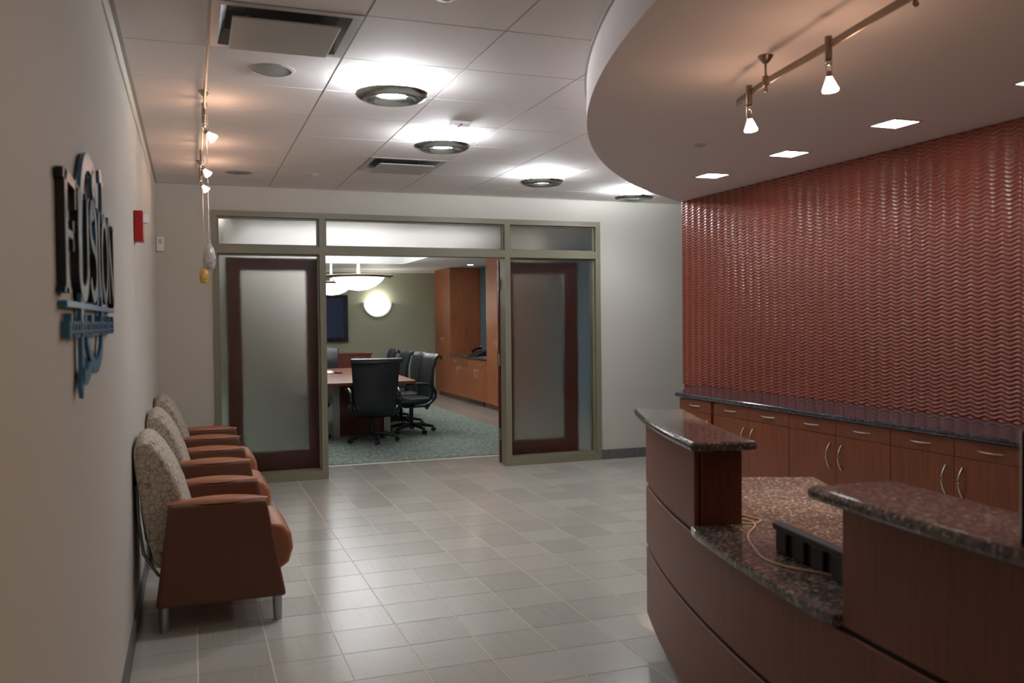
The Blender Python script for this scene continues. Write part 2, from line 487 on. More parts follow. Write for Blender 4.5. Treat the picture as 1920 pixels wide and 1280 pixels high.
for y0 in (4.655, 3.445, 2.235, 1.025):
    o = bpy.data.objects.new('wave_panel', full); sc.collection.objects.link(o); o.parent = rw; o.location = (XR, y0, 0)
o = bpy.data.objects.new('wave_panel', wave_mesh('wave_panel_end', wl * 10)); sc.collection.objects.link(o); o.parent = rw; o.location = (XR, 5.865, 0)

# ------------------------------------------------------------------ glazed screen frame
def bar(mb, x0, x1, z0, z1):
    mb.box(x0, x1, YF - 0.018, YF2 + 0.018, z0, z1)
sf = MB()
P = 0.062
posts = ((FX0, FX0 + 0.04), (1.150, 1.208), (3.006, 3.066), (FX1 - 0.055, FX1))
for x0, x1 in posts: bar(sf, x0, x1, 0.0, FZ)
bays = [(posts[k][1], posts[k + 1][0]) for k in range(3)]
fo = sf.build('window_1', 'frame', None)
struct(fo, 'khaki painted frame of the glazed screen with open doorway')
for a, b_ in bays:
    for n_, z0, z1 in (('head_rail', FZ - 0.052, FZ), ('transom_rail', 2.128, 2.200)):
        o = MB(); bar(o, a, b_, z0, z1); o.build(n_, 'frame', fo)
for a, b_ in (bays[0], bays[2]):
    o = MB(); bar(o, a, b_, 0.0, 0.085); o.build('bottom_rail', 'frame', fo)
panes = [(0.237, 1.150, 2.200, 2.464), (1.208, 3.006, 2.200, 2.464), (3.066, 4.024, 2.200, 2.464),
         (0.237, 1.150, 0.085, 2.128), (3.066, 4.024, 0.085, 2.128)]
for a, b_, c, d in panes:
    s_ = MB(); q = 0.016
    for yy0, yy1 in ((8.445, 8.465), (8.475, 8.495)):
        s_.box(a, a + q, yy0, yy1, c, d).box(b_ - q, b_, yy0, yy1, c, d).box(a + q, b_ - q, yy0, yy1, c, c + q).box(a + q, b_ - q, yy0, yy1, d - q, d)
    s_.build('glazing_bead', 'frame', fo)
    box('pane', 'frost', a + .003, b_ - .003, 8.466, 8.474, c + .003, d - .003, fo)

# door leaves folded back behind the side lights
def leaf(name, x0, x1, label, gl, hinge_x, knob_x):
    y0, y1 = 8.585, 8.63
    r_ = MB(); z0, z1 = 0.012, 2.105
    gx0, gx1, gz0, gz1 = gl
    r_.box(x0, gx0, y0, y1, z0, z1).box(gx1, x1, y0, y1, z0, z1).box(gx0, gx1, y0, y1, z0, gz0).box(gx0, gx1, y0, y1, gz1, z1)
    d = struct(r_.build(name, 'mahog', None, org=(hinge_x, 8.6, 0)), label)
    MB().box(gx0, gx1, 8.603, 8.611, gz0, gz1).build('door_glass', 'frost', None, org=(hinge_x, 8.6, 0)).parent = d
    d.children[0].location = (0, 0, 0)
    for zz in (0.25, 1.02, 1.80):
        h = MB().cyl((hinge_x, 8.572), 0.009, zz, zz + 0.12, 10).box(hinge_x - .004 - (0.03 if hinge_x > x0 + .1 else 0), hinge_x + .004 + (0.03 if hinge_x < x0 + .1 else 0), 8.575, 8.583, zz, zz + .12).build('hinge', 'nickel', None, org=(hinge_x, 8.6, 0))
        h.parent = d; h.location = (0, 0, 0)
    s = -1 if knob_x < hinge_x else 1
    h = MB().tube([(knob_x, 8.585, 1.0), (knob_x, 8.545, 1.0), (knob_x - s * 0.10, 8.54, 1.0)], 0.009, 8).build('door_handle', 'nickel', None, org=(hinge_x, 8.6, 0), smooth=50)
    h.parent = d; h.location = (0, 0, 0)
    h = MB().tube([(knob_x, 8.63, 1.0), (knob_x, 8.68, 1.0), (knob_x - s * 0.10, 8.69, 1.0)], 0.009, 8).build('door_handle', 'nickel', None, org=(hinge_x, 8.6, 0), smooth=50)
    h.parent = d; h.location = (0, 0, 0)
    return d
leaf('door_1', 0.315, 1.205, 'mahogany door leaf with frosted glass behind the left side light', (0.45, 1.05, 0.27, 1.985), 1.207, 0.37)
leaf('door_2', 3.000, 3.895, 'mahogany door leaf with frosted glass behind the right side light', (3.16, 3.74, 0.23, 1.975), 2.996, 3.835)

# ------------------------------------------------------------------ conference room shell
struct(box('wall_back', 'wall_back', -0.9, XCR + .2, YB, YB + .15, -0.08, 3.0))
struct(box('wall_conference_right', 'wall_blue', XCR, XCR + .15, YF2, YB, -0.08, 3.0))
struct(box('wall_conference_left', 'wall_back', -0.65, -0.5, YF2, YB, -0.08, 3.0))
lc = MB()
TX0, TX1, TY0, TY1 = 0.55, 3.60, 9.6, 15.42
lc.box(-0.6, TX0, YF2, YB, ZL, ZL + .1).box(TX1, XCR + .1, YF2, YB, ZL, ZL + .1).box(TX0, TX1, YF2, TY0, ZL, ZL + .1).box(TX0, TX1, TY1, YB, ZL, ZL + .1)
c3 = struct(lc.build('ceiling_3', 'white', None))
struct(box('ceiling_4', 'white', TX0 - .1, TX1 + .1, TY0 - .1, TY1 + .1, 2.80, 2.9))
tw = MB(); e = 0.03
tw.box(TX0 - e, TX0, TY0, TY1, ZL + .1, 2.8).box(TX1, TX1 + e, TY0, TY1, ZL + .1, 2.8).box(TX0, TX1, TY0 - e, TY0, ZL + .1, 2.8).box(TX0, TX1, TY1, TY1 + e, ZL + .1, 2.8)
struct(tw.build('trim_4', 'white', None))
struct(box('trim_5', 'white', -0.5, 4.67, YB - 0.03, YB, ZL - 0.05, ZL))

# ------------------------------------------------------------------ reception desk
DR, DY0, DX = 6.9, 0.9, 1.42
def dcurve(y, off=0.0):
    """outer face of the desk, moved by off towards the staff side"""
    s = (y - DY0) / DR
    c = sqrt(1 - s * s)
    cx = DX + DR
    r_ = DR - off
    return (cx - r_ * c, DY0 + r_ * s)
def dline(ya, yb, off, n=24): return [dcurve(ya + (yb - ya) * i / n, off) for i in range(n + 1)]
desk = thing('reception_desk', 'curved cherry wood reception desk with brown granite ledges', 'reception desk', (1.7, 2.3, 0))
YE = 3.57
def dstrip(name, mat, ya, yb, o0, o1, z0, z1, n=24, **k):
    mb = MB(); mb.strip(dline(ya, yb, o0, n), dline(ya, yb, o1, n), z0, z1)
    return mb.build(name, mat, desk, smooth=35, **k)
dstrip('toe_kick', 'base', -0.4, YE - 0.03, 0.06, 0.14, 0.0, 0.135)
dstrip('front_panel', 'desk', -0.4, YE, 0.0, 0.02, 0.135, 0.441, bevel=0.003)
dstrip('front_panel', 'desk', -0.4, YE, 0.0, 0.02, 0.457, 0.726, bevel=0.003)
dstrip('joint_reveal', 'groove', -0.4, YE - 0.002, 0.012, 0.03, 0.13, 0.745)
dstrip('front_panel', 'desk', 2.66, YE, 0.0, 0.02, 0.741, 1.034, n=12, bevel=0.003)
dstrip('front_panel', 'desk', -0.4, 1.705, 0.0, 0.02, 0.741, 1.034, n=16, bevel=0.003)
dstrip('side_panel', 'cherry_dark', 2.64, YE, 0.021, 0.165, 0.765, 1.034, n=12)
dstrip('side_panel', 'cherry_dark', -0.4, 1.70, 0.021, 0.165, 0.765, 1.034, n=16)
dstrip('carcass', 'cherry_dark', -0.4, YE - .005, 0.031, 0.15, 0.136, 0.73)
# work surface in granite
ws = MB()
wy = [-0.4 + 0.2 * k for k in range(10)] + [1.715, 1.716, 1.77] + [1.85 + 0.1 * k for k in range(8)] + [2.58, 2.645, 2.646] + [2.75 + 0.1 * k for k in range(8)] + [3.55]
wo = [0.03 if (y_ < 1.7155 or y_ > 2.6455) else (-0.024 if 1.75 < y_ < 2.6 else -0.018) for y_ in wy]
ws.strip([dcurve(y_, q_) for y_, q_ in zip(wy, wo)], [dcurve(y_, 0.76) for y_ in wy], 0.733, 0.764)
ws.build('work_surface', 'granite', desk, bevel=0.007, seg=3)
# ledges
lg = MB(); lg.strip(dline(2.55, 3.66, -0.045, 16), dline(2.55, 3.62, 0.19, 16), 1.036, 1.068)
o = lg.build('ledge', 'granite', desk, bevel=0.013, seg=4)
lg = MB(); lg.strip(dline(-0.4, 1.79, -0.045, 20), dline(-0.4, 1.80, 0.215, 20), 1.036, 1.068)
o = lg.build('ledge', 'granite', desk, bevel=0.013, seg=4)
# staff side end panel
a0 = dcurve(YE - 0.06, 0.16); a1 = dcurve(YE - 0.06, 0.74)
dx, dy = a1[0] - a0[0], a1[1] - a0[1]; ln = math.hypot(dx, dy); nx, ny_ = -dy / ln * 0.025, dx / ln * 0.025
MB().prism([(a0[0], a0[1]), (a1[0], a1[1]), (a1[0] + nx, a1[1] + ny_), (a0[0] + nx, a0[1] + ny_)], 0.0, 0.732).build('end_panel', 'desk', desk)

# black telephone-like device, seen from behind, in the gap
ph = thing('desk_device', 'black ribbed stand lying on the granite work surface in the desk gap', 'device', (1.70, 2.1, 0.764))
dd = Vector((-0.036, -0.273)); ddn = dd.normalized(); px_, py_ = ddn.x, ddn.y
def dp(a, b_, z): return (1.693 + px_ * a - (-py_) * -b_, 2.262 + py_ * a + px_ * -b_ * 0 - 0 * b_, z)
def dbox(a0, a1, b0, b1, z0, z1, name, lean=0.0):
    # a along the device, b away from the camera side (+ = towards staff side)
    q = Vector((-py_, px_))   # normal in plan, pointing to +x
    if q.x < 0: q = -q
    vs = []
    for z, sh in ((z0, 0), (z1, lean)):
        for a, b_ in ((a0, b0), (a1, b0), (a1, b1), (a0, b1)):
            vs.append((1.69 + px_ * a + q.x * (b_ + sh), 2.262 + py_ * a + q.y * (b_ + sh), z))
    return MB().add(vs, [(0,3,2,1),(4,5,6,7),(0,1,5,4),(1,2,6,5),(2,3,7,6),(3,0,4,7)]).build(name, 'black', ph, bevel=0.004)
dbox(0.0, 0.42, 0.012, 0.03, 0.766, 0.838, 'back_plate')
dbox(-0.012, 0.43, -0.004, 0.034, 0.832, 0.852, 'top_lip')
for a in (0.0, 0.10, 0.20, 0.30): dbox(a + 0.002, a + 0.062, 0.0, 0.012, 0.766, 0.833, 'rib')
cpts = [(1.895,2.75),(1.885,2.694),(1.897,2.625),(1.855,2.585),(1.828,2.588),(1.806,2.61),(1.812,2.64),(1.849,2.655),(1.85,2.60),(1.822,2.55),(1.74,2.47),(1.69,2.40),(1.640,2.298),(1.600,2.20),(1.598,2.13),(1.615,2.07),(1.66,2.00),(1.69,1.9)]
def smoothpts(p, n=6):
    out = []
    for i in range(len(p) - 1):
        p0, p1, p2, p3 = p[max(i-1,0)], p[i], p[i+1], p[min(i+2,len(p)-1)]
        for k in range(n):
            t = k / n
            out.append(tuple(0.5 * ((2*b_) + (-a+c)*t + (2*a-5*b_+4*c-d)*t*t + (-a+3*b_-3*c+d)*t**3) for a, b_, c, d in zip(p0, p1, p2, p3)))
    out.append(tuple(p[-1])); return out
tag(MB().tube([(x, y, 0.7675) for x, y in smoothpts(cpts)], 0.0032, 6).build('phone_cord', 'cord', None, org=(1.7, 2.3, 0.764)), 'thin tan cord looping over the granite work surface', 'cord')
# small black display at the right edge
dsp = thing('counter_display', 'small black display with silver rim standing on the near granite ledge', 'display', (1.47, 1.17, 1.0685))
box('screen_housing', 'black', 1.432, 1.50, 0.98, 1.186, 1.0685, 1.272, dsp, bevel=0.004)
box('rim', 'nickel', 1.428, 1.50, 1.186, 1.190, 1.0685, 1.276, dsp)
box('top_cap', 'nickel', 1.433, 1.50, 0.98, 1.187, 1.272, 1.276, dsp)

# ------------------------------------------------------------------ back credenza along the red wall
def arch_handle(c, ln, axis, mat, parent, out, org=None, dep=0.028):
    """bow handle: c = centre on the door face, bowed along out (a vector)"""
    pts = []
    for k in range(13):
        t = -1 + 2 * k / 12
        b_ = dep * (1 - t * t)
        p = Vector(c) + Vector(out) * b_
        if axis == 'y': p.y += t * ln / 2
        elif axis == 'z': p.z += t * ln / 2
        pts.append(p)
    return MB().tube(pts, 0.0052, 8).build('handle', mat, parent, smooth=60)
XF = 3.60
cabs = [(5.995, 5.555, 1, 'narrow cherry base cabinet at the far end of the granite back counter'),
        (5.540, 4.674, 2, 'cherry two-door base cabinet beside the narrow far cabinet'),
        (4.672, 3.803, 2, 'cherry two-door base cabinet in the middle of the back counter'),
        (3.801, 2.945, 2, 'cherry two-door base cabinet above the near granite ledge corner'),
        (2.943, 2.07, 2, 'cherry two-door base cabinet hidden behind the small black display')]
for y1, y0, nd, lab in cabs:
    t = thing('base_cabinet', lab, 'cabinet', (3.85, (y0 + y1) / 2, 0), 'base cabinets along the red wall')
    xf = XF - (0.012 if nd == 1 else 0)
    box('body', 'cherry', xf + 0.02, 4.13, y0, y1, 0.10, 0.878, t)
    box('plinth', 'base', xf + 0.07, 4.13, y0, y1, 0.0, 0.10, t)
    wd = (y1 - y0) / nd
    for k in range(nd):
        a = y0 + wd * k + 0.0015; b_ = y0 + wd * (k + 1) - 0.0015
        dr = box('drawer', 'cherry', xf, xf + 0.02, a, b_, 0.783, 0.872, t, bevel=0.001)
        arch_handle((xf, (a + b_) / 2, 0.829), 0.14, 'y', 'nickel', dr, (-1, 0, 0))
        do = box('door', 'cherry', xf, xf + 0.02, a, b_, 0.105, 0.780, t, bevel=0.001)
        if nd == 2: hy = b_ - 0.05 if k == 0 else a + 0.05
        else: hy = a + 0.05
        arch_handle((xf, hy, 0.655), 0.15, 'z', 'nickel', do, (-1, 0, 0))
ct = MB()
ct.prism([(3.555, 1.9), (3.555, 6.01), (3.60, 6.07), (4.05, 6.56), (4.135, 6.60), (4.135, 1.9)], 0.880, 0.912)
tag(ct.build('granite_worktop', 'granite2', None, bevel=0.013, seg=4, org=(3.85, 4, 0.88)), 'long dark blue-grey granite worktop along the red wall', 'worktop')
# angled end filler under worktop
MB().prism([(3.62, 6.0), (3.66, 6.03), (4.08, 6.50), (4.13, 6.5), (4.13, 6.0)], 0.0, 0.878).build('corner_panel', 'cherry', None, org=(3.9, 6.2, 0))
o = bpy.data.objects['corner_panel']; o.name = 'corner_cabinet'; tag(o, 'angled cherry end cabinet under the far tip of the worktop', 'cabinet')

# ------------------------------------------------------------------ guest armchairs
def make_guest_chair():
    t = thing('guest_chair', '', 'chair', (0, 0, 0), 'guest armchairs along the left wall')
    W = 0.34
    for s in (-1, 1):
        y0, y1 = (W - 0.10, W) if s > 0 else (-W, -W + 0.10)
        pts = [(-0.18, 0.132), (0.425, 0.132), (0.335, 0.622), (-0.115, 0.622)]
        sd = MB().prism(pts, y0, y1, 'y').build('side_panel', 'brownleather', t, bevel=0.018, seg=3)
        cap = MB()
        n = 14; vs = []; fs = []
        for i in range(n + 1):
            u = i / n; x = -0.118 + (0.345 + 0.118) * u
            wv = 0.052 * (sin01(u)); hz = 0.030 * sin01(u)
            for k in range(9):
                a = PI * k / 8
                vs.append((x, (y0 + y1) / 2 + math.cos(a) * max(wv, 0.012), 0.619 + max(hz, 0.006) * math.sin(a)))
        for i in range(n):
            for k in range(8): fs.append((i*9+k, i*9+k+1, (i+1)*9+k+1, (i+1)*9+k))
        cap.add(vs, fs).build('arm_cap', 'tanleather', t, smooth=60)
        for x in (-0.145, 0.385):
            MB().lathe([(0.0001, 0), (0.021, 0), (0.024, 0.135), (0.0001, 0.135)], (x, s * (W - 0.075), 0), 16).build('leg', 'alu', t, smooth=40)
    prof = [(-0.255, 0.930), (-0.225, 0.950), (-0.19, 0.94), (-0.14, 0.885), (-0.09, 0.80), (-0.045, 0.69), (-0.01, 0.56), (0.01, 0.44), (0.01, 0.34), (-0.10, 0.30), (-0.17, 0.31), (-0.21, 0.45), (-0.24, 0.62), (-0.264, 0.80), (-0.270, 0.89)]
    # bulged back: loft across the width
    vs, fs = [], []; n = len(prof); m_ = 14
    cxm = sum(p[0] for p in prof) / n; czm = sum(p[1] for p in prof) / n
    for i in range(m_ + 1):
        u = -1 + 2 * i / m_; y = u * (W - 0.085)
        drop = 0.03 * abs(u) ** 4; th = 1 - 0.25 * abs(u) ** 6
        for x, z in prof:
            top = max(0, (z - 0.6) / 0.35)
            vs.append((-0.25 + (x + 0.25) * (1 - 0.10 * abs(u) ** 5), y, z - drop * top))
    for i in range(m_):
        for k in range(n):
            k2 = (k + 1) % n
            fs.append((i*n+k, i*n+k2, (i+1)*n+k2, (i+1)*n+k))
    fs += [tuple(range(n)), tuple(range(m_*n, m_*n+n))]
    MB().add(vs, fs).build('backrest', 'pattern', t, bevel=0.014, seg=3, smooth=50)
    for yy in (-0.16, 0.16):
        MB().tube([(-0.262, yy, 0.70), (-0.255, yy, 0.52), (-0.235, yy, 0.36), (-0.17, yy, 0.25), (-0.08, yy, 0.22)], 0.008, 8).build('back_strut', 'alu', t, smooth=60)
    sp = [(-0.05, 0.43), (0.2, 0.46), (0.36, 0.485), (0.425, 0.465), (0.465, 0.41), (0.472, 0.34), (0.45, 0.27), (0.40, 0.235), (0.0, 0.24), (-0.1, 0.27)]
    MB().prism(sp, -(W - 0.105), W - 0.105, 'y').build('seat', 'tanleather', t, bevel=0.022, seg=4, smooth=60)
    box('seat_frame', 'brownleather', -0.12, 0.38, -(W - 0.11), W - 0.11, 0.145, 0.237, t)
    return t
def sin01(u): return math.sin(PI * min(1, max(0, u))) ** 0.6
gc = make_guest_chair()
GCX = 0.0
labs = ['brown armchair with patterned back nearest the camera on the left', 'middle of the three brown armchairs along the left wall', 'brown armchair with patterned back farthest along the left wall, beside the glazed screen']
for k, y in enumerate((4.79, 6.07, 7.31)):
    o = gc if k == 0 else copy_tree(gc)
    place(o, GCX, y, 0, 0, labs[k])

# ------------------------------------------------------------------ wall sign on the left wall
XS = XW
sg = thing('wall_sign', 'dark metal letters and blue script emblem mounted on the left wall', 'sign', (XW, 2.8, 1.6))
xf0, xf1 = XS + 0.003, XS + 0.021
def slab(mb, pts, x0=None, x1=None):
    mb.prism(pts, xf0 if x0 is None else x0, xf1 if x1 is None else x1, 'x')
def ribbon(mb, path, wd, x0, x1):
    n = len(path); A, B = [], []
    for i, p in enumerate(path):
        a = Vector(path[max(i-1, 0)]); b_ = Vector(path[min(i+1, n-1)])
        d = (b_ - a).normalized(); q = Vector((-d.y, d.x)) * ((wd[i] if isinstance(wd, list) else wd) / 2)
        A.append(Vector(p) + q); B.append(Vector(p) - q)
    vs = []
    for a, b_ in zip(A, B): vs += [(x0, a.x, a.y), (x0, b_.x, b_.y), (x1, b_.x, b_.y), (x1, a.x, a.y)]
    fs = [(0, 1, 2, 3), tuple(4*(n-1)+q for q in (3, 2, 1, 0))]
    for i in range(n - 1):
        for q in range(4):
            q2 = (q + 1) % 4; fs.append((4*i+q, 4*i+4+q, 4*i+4+q2, 4*i+q2))
    mb.add(vs, fs)
Z0, Z1 = 1.558, 1.832
def rect(mb, y0, y1, z0, z1): slab(mb, [(y0, z0), (y1, z0), (y1, z1), (y0, z1)])
def arc(cy, cz, ry, rz, a0, a1, n=18): return [(cy + ry * math.cos(math.radians(a0 + (a1-a0)*i/n)), cz + rz * math.sin(math.radians(a0 + (a1-a0)*i/n))) for i in range(n+1)]
mb = MB(); rect(mb, 2.155, 2.20, Z0, Z1); rect(mb, 2.135, 2.235, Z0, Z0+.012); rect(mb, 2.135, 2.36, Z1-.022, Z1); rect(mb, 2.335, 2.36, Z1-.07, Z1-.02); rect(mb, 2.20, 2.31, 1.685, 1.703); rect(mb, 2.29, 2.31, 1.66, 1.73)
mb.build('letter', 'signblack', sg)                                                       # F
mb = MB(); ribbon(mb, [(2.42, Z1)] + [(2.42, 1.65)] + arc(2.515, 1.64, 0.095, 0.075, 180, 360) + [(2.61, Z1)], 0.042, xf0, xf1); rect(mb, 2.38, 2.46, Z1-.012, Z1); rect(mb, 2.57, 2.65, Z1-.012, Z1)
mb.build('letter', 'signblack', sg)                                                       # U
mb = MB(); ribbon(mb, arc(2.76, 1.765, 0.075, 0.058, 20, 270) + arc(2.76, 1.635, 0.085, 0.070, 90, -160), 0.034, xf0, xf1)
mb.build('letter', 'signblack', sg)                                                       # S
mb = MB(); rect(mb, 2.90, 2.945, Z0, Z1); rect(mb, 2.875, 2.97, Z0, Z0+.012); rect(mb, 2.875, 2.97, Z1-.012, Z1)
mb.build('letter', 'signblack', sg)                                                       # I
mb = MB(); ribbon(mb, arc(3.11, 1.695, 0.095, 0.125, 0, 360, 30), 0.04, xf0, xf1)
mb.build('letter', 'signblack', sg)                                                       # O
mb = MB(); rect(mb, 3.25, 3.275, Z0, Z1); rect(mb, 3.42, 3.445, Z0-.004, Z1); ribbon(mb, [(3.235, Z1), (3.43, Z0)], 0.05, xf0, xf1); rect(mb, 3.40, 3.47, Z1-.012, Z1)
mb.build('letter', 'signblack', sg)                                                       # N
mb = MB()
bx0, bx1 = XS + 0.009, XS + 0.019
ribbon(mb, smoothpts([(2.43,1.315),(2.462,1.365),(2.466,1.452),(2.466,1.552),(2.471,1.728),(2.517,1.85),(2.60,1.915),(2.703,1.935),(2.804,1.925),(2.86,1.89),(2.84,1.84),(2.74,1.795)], 4), 0.048, bx0, bx1)
ribbon(mb, smoothpts([(2.579,1.455),(2.652,1.405),(2.761,1.367),(2.876,1.375),(2.968,1.408),(2.995,1.45),(3.0,1.562),(3.03,1.705),(3.07,1.90),(3.05,1.95),(2.99,1.941)], 4), 0.038, bx0, bx1)
ribbon(mb, smoothpts([(2.449,1.362),(2.546,1.347),(2.60,1.36),(2.672,1.376)], 4), 0.04, bx0, bx1)
ribbon(mb, smoothpts([(2.78,1.93),(2.80,1.86),(2.86,1.78),(2.87,1.66),(2.87,1.545)], 4), 0.04, bx0, bx1)
mb.build('emblem', 'blue', sg, label=None) if False else mb.build('emblem', 'blue', sg)
sg.children[-1]['label'] = 'blue script emblem'
mb = MB(); rect(mb, 2.16, 3.43, 1.527, 1.541); mb.build('rule_bar', 'blue', sg)
mb = MB(); rect(mb, 2.22, 3.42, 1.468, 1.472)
random.seed(3); y = 2.20
while y < 3.40:
    wd = random.choice([0.012, 0.03, 0.045]); hh = random.choice([0.0, 0.0, 0.0, 0.018])
    rect(mb, y, y + 0.014, 1.455, 1.495 + hh)
    if wd > 0.02: rect(mb, y, y + wd, 1.487, 1.495); 
    if wd > 0.04: rect(mb, y, y + wd, 1.455, 1.463)
    y += wd + 0.016
mb.build('small_lettering', 'blue', sg)

# ------------------------------------------------------------------ wall devices
fa = thing('fire_alarm', 'red fire alarm strobe on the left wall', 'fire alarm', (XW, 5.13, 2.01))
box('housing', 'redplastic', XW, XW + 0.048, 5.07, 5.19, 1.928, 2.092, fa, bevel=0.006)
MB().prism([(XW + .048, 5.10), (XW + .075, 5.115), (XW + .075, 5.145), (XW + .048, 5.16)], 2.03, 2.075).build('strobe_lens', 'white', fa)
tn = MB().box(XW + .048, XW + .0485, 5.085, 5.10, 1.945, 2.07); tn.build('lettering_strip', 'white', fa)
ts = thing('wall_keypad', 'small white control box on the far wall near the left corner', 'wall control', (-0.245, YF, 2.2))
box('housing', 'white', -0.272, -0.212, YF - 0.03, YF, 2.133, 2.262, ts, bevel=0.004)
box('window', 'ventmetal', -0.256, -0.228, YF - 0.032, YF - 0.029, 2.20, 2.24, ts)

# ------------------------------------------------------------------ ceiling fixtures
def make_ring():
    t = thing('ring_light', '', 'ceiling light', (0, 0, ZC), 'round ring lights in the tile ceiling')
    z = -0.085
    prof = [(0.086, z + 0.004), (0.095, z - 0.006), (0.125, z - 0.020), (0.16, z - 0.016), (0.183, z - 0.002), (0.190, z + 0.010), (0.183, z + 0.012), (0.16, z + 0.006), (0.125, z + 0.003), (0.095, z + 0.008)]
    def B(mb, n, mt, **k): return mb.build(n, mt, None, org=(0, 0, 0), **k)
    for mb, n, mt, k in (
        (MB().lathe(prof, (0, 0, 0), 56, close=True), 'reflector_ring', 'chrome', dict(smooth=60)),
        (MB().cyl((0, 0), 0.070, z + 0.008, -0.006, 32), 'diffuser', 'lamp_cool', dict(smooth=40)),
        (MB().lathe([(0.0001, -0.005), (0.085, -0.005), (0.085, 0.0), (0.0001, 0.0)], (0, 0, 0), 32), 'canopy', 'white', dict())):
        o = B(mb, n, mt, **k); o.parent = t; o.location = (0, 0, 0)
    for k in range(4):
        a = PI / 4 + k * PI / 2
        o = B(MB().tube([(0.13 * math.cos(a), 0.13 * math.sin(a), z + 0.003), (0.13 * math.cos(a), 0.13 * math.sin(a), 0)], 0.0035, 6), 'rod', 'nickel')
        o.parent = t; o.location = (0, 0, 0)
    return t
rg = make_ring()
rl = ['round chrome ring ceiling light nearest the camera', 'second round ring ceiling light, by the small square ceiling vent', 'third round ring ceiling light, before the glazed screen', 'round ring ceiling light farthest away beside the curved soffit',
      ]
pos = [(1.004, 4.525), (1.613, 5.745), (2.833, 6.965), (4.052, 7.60)]
for k, (x, y) in enumerate(pos):
    o = rg if k == 0 else copy_tree(rg); place(o, x, y, ZC, 0, rl[k])


def vent(ci, cj, label):
    x0, y0 = GX + G * ci, GY + G * cj; x1, y1 = x0 + G, y0 + G
    t = thing('air_diffuser', label, 'air vent', ((x0 + x1) / 2, (y0 + y1) / 2, ZC), 'square ceiling air diffusers')
    mb = MB(); a = 0.045
    mb.box(x0 + .004, x1 - .004, y0 + .004, y0 + a, ZC - .003, ZC + .003).box(x0 + .004, x1 - .004, y1 - a, y1 - .004, ZC - .003, ZC + .003).box(x0 + .004, x0 + a, y0 + a, y1 - a, ZC - .003, ZC + .003).box(x1 - a, x1 - .004, y0 + a, y1 - a, ZC - .003, ZC + .003)
    mb.build('frame', 'ventmetal', t)
    # sloped throat
    th = MB()
    o_ = [(x0 + a, y0 + a), (x1 - a, y0 + a), (x1 - a, y1 - a), (x0 + a, y1 - a)]
    c = 0.075; i_ = [(x0 + c, y0 + c), (x1 - c, y0 + c), (x1 - c, y1 - c), (x0 + c, y1 - c)]
    vs = [(p[0], p[1], ZC - 0.001) for p in o_] + [(p[0], p[1], ZC + 0.06) for p in i_]
    th.add(vs, [(k, (k + 1) % 4, (k + 1) % 4 + 4, k + 4) for k in range(4)])
    th.build('throat', 'alu', t)
    MB().add([(p[0], p[1], ZC + 0.06) for p in i_], [(0, 1, 2, 3)]).build('duct', 'black', t)
    q = 0.088
    MB().box(x0 + q, x1 - q, y0 + q, y1 - q, ZC - 0.034, ZC - 0.026).build('face_plate', 'ventmetal', t, bevel=0.004)
    st = MB()
    for xx in (x0 + .16, x1 - .16): st.box(xx - .004, xx + .004, (y0 + y1) / 2 - .004, (y0 + y1) / 2 + .004, ZC - .028, ZC + .05)
    st.build('bracket', 'ventmetal', t)
# ceiling slab behind vents must be open: recess drawn inside the slab gap
vent(0, 5, 'large square air diffuser in the ceiling above the left track')
vent(2, 10, 'far square air diffuser between the ring ceiling lights')
def speaker(x, y, r_, label):
    t = thing('ceiling_speaker', label, 'speaker', (x, y, ZC), 'round ceiling speakers')
    MB().lathe([(r_ - 0.02, -0.006), (r_, -0.002), (r_, 0.002), (r_ - 0.02, 0.002)], (x, y, ZC), 40, close=True).build('rim', 'ventmetal', t, smooth=40)
    MB().lathe([(0.0001, -0.006), (r_ - 0.02, -0.004), (r_ - 0.02, 0.0), (0.0001, 0.0)], (x, y, ZC), 40).build('speaker_grille', 'grille', t, smooth=40)
speaker(0.40, 4.535, 0.118, 'round grey ceiling speaker beside the large air diffuser')
speaker(0.40, 7.67, 0.115, 'round ceiling speaker near the far wall')
def disc(name, x, y, z, r_, h_, mat, label, cat):
    t = thing(name, label, cat, (x, y, z))
    MB().lathe([(0.0001, -h_), (r_ * .7, -h_), (r_, -h_ * .3), (r_, 0), (0.0001, 0)], (x, y, z), 24).build('cover', mat, t, smooth=40)
    MB().lathe([(0.0001, -h_ - .006), (r_ * .3, -h_ - .006), (r_ * .3, -h_ + .001), (0.0001, -h_ + .001)], (x, y, z), 16).build('sensor', 'ventmetal', t)
disc('sprinkler_cap', 1.0, 7.60, ZC, 0.045, 0.012, 'ventmetal', 'small round sprinkler cap in the tile ceiling near the far wall', 'sprinkler')
disc('sprinkler_cap', 2.90, 4.60, ZS, 0.042, 0.008, 'ventmetal', 'small round cap in the curved soffit near the square downlights', 'sprinkler')
disc('sprinkler_cap', 0.95, 3.30, ZC, 0.05, 0.012, 'ventmetal', 'small round cap at the top edge of the tile ceiling', 'sprinkler')
st = thing('ceiling_strobe', 'small white ceiling strobe with red mark before the second ring light', 'alarm strobe', (1.62, 5.35, ZC))
box('housing', 'white', 1.56, 1.68, 5.31, 5.39, ZC - 0.022, ZC, st, bevel=0.004)
box('red_mark', 'redplastic', 1.613, 1.627, 5.308, 5.392, ZC - 0.0235, ZC - 0.018, st)

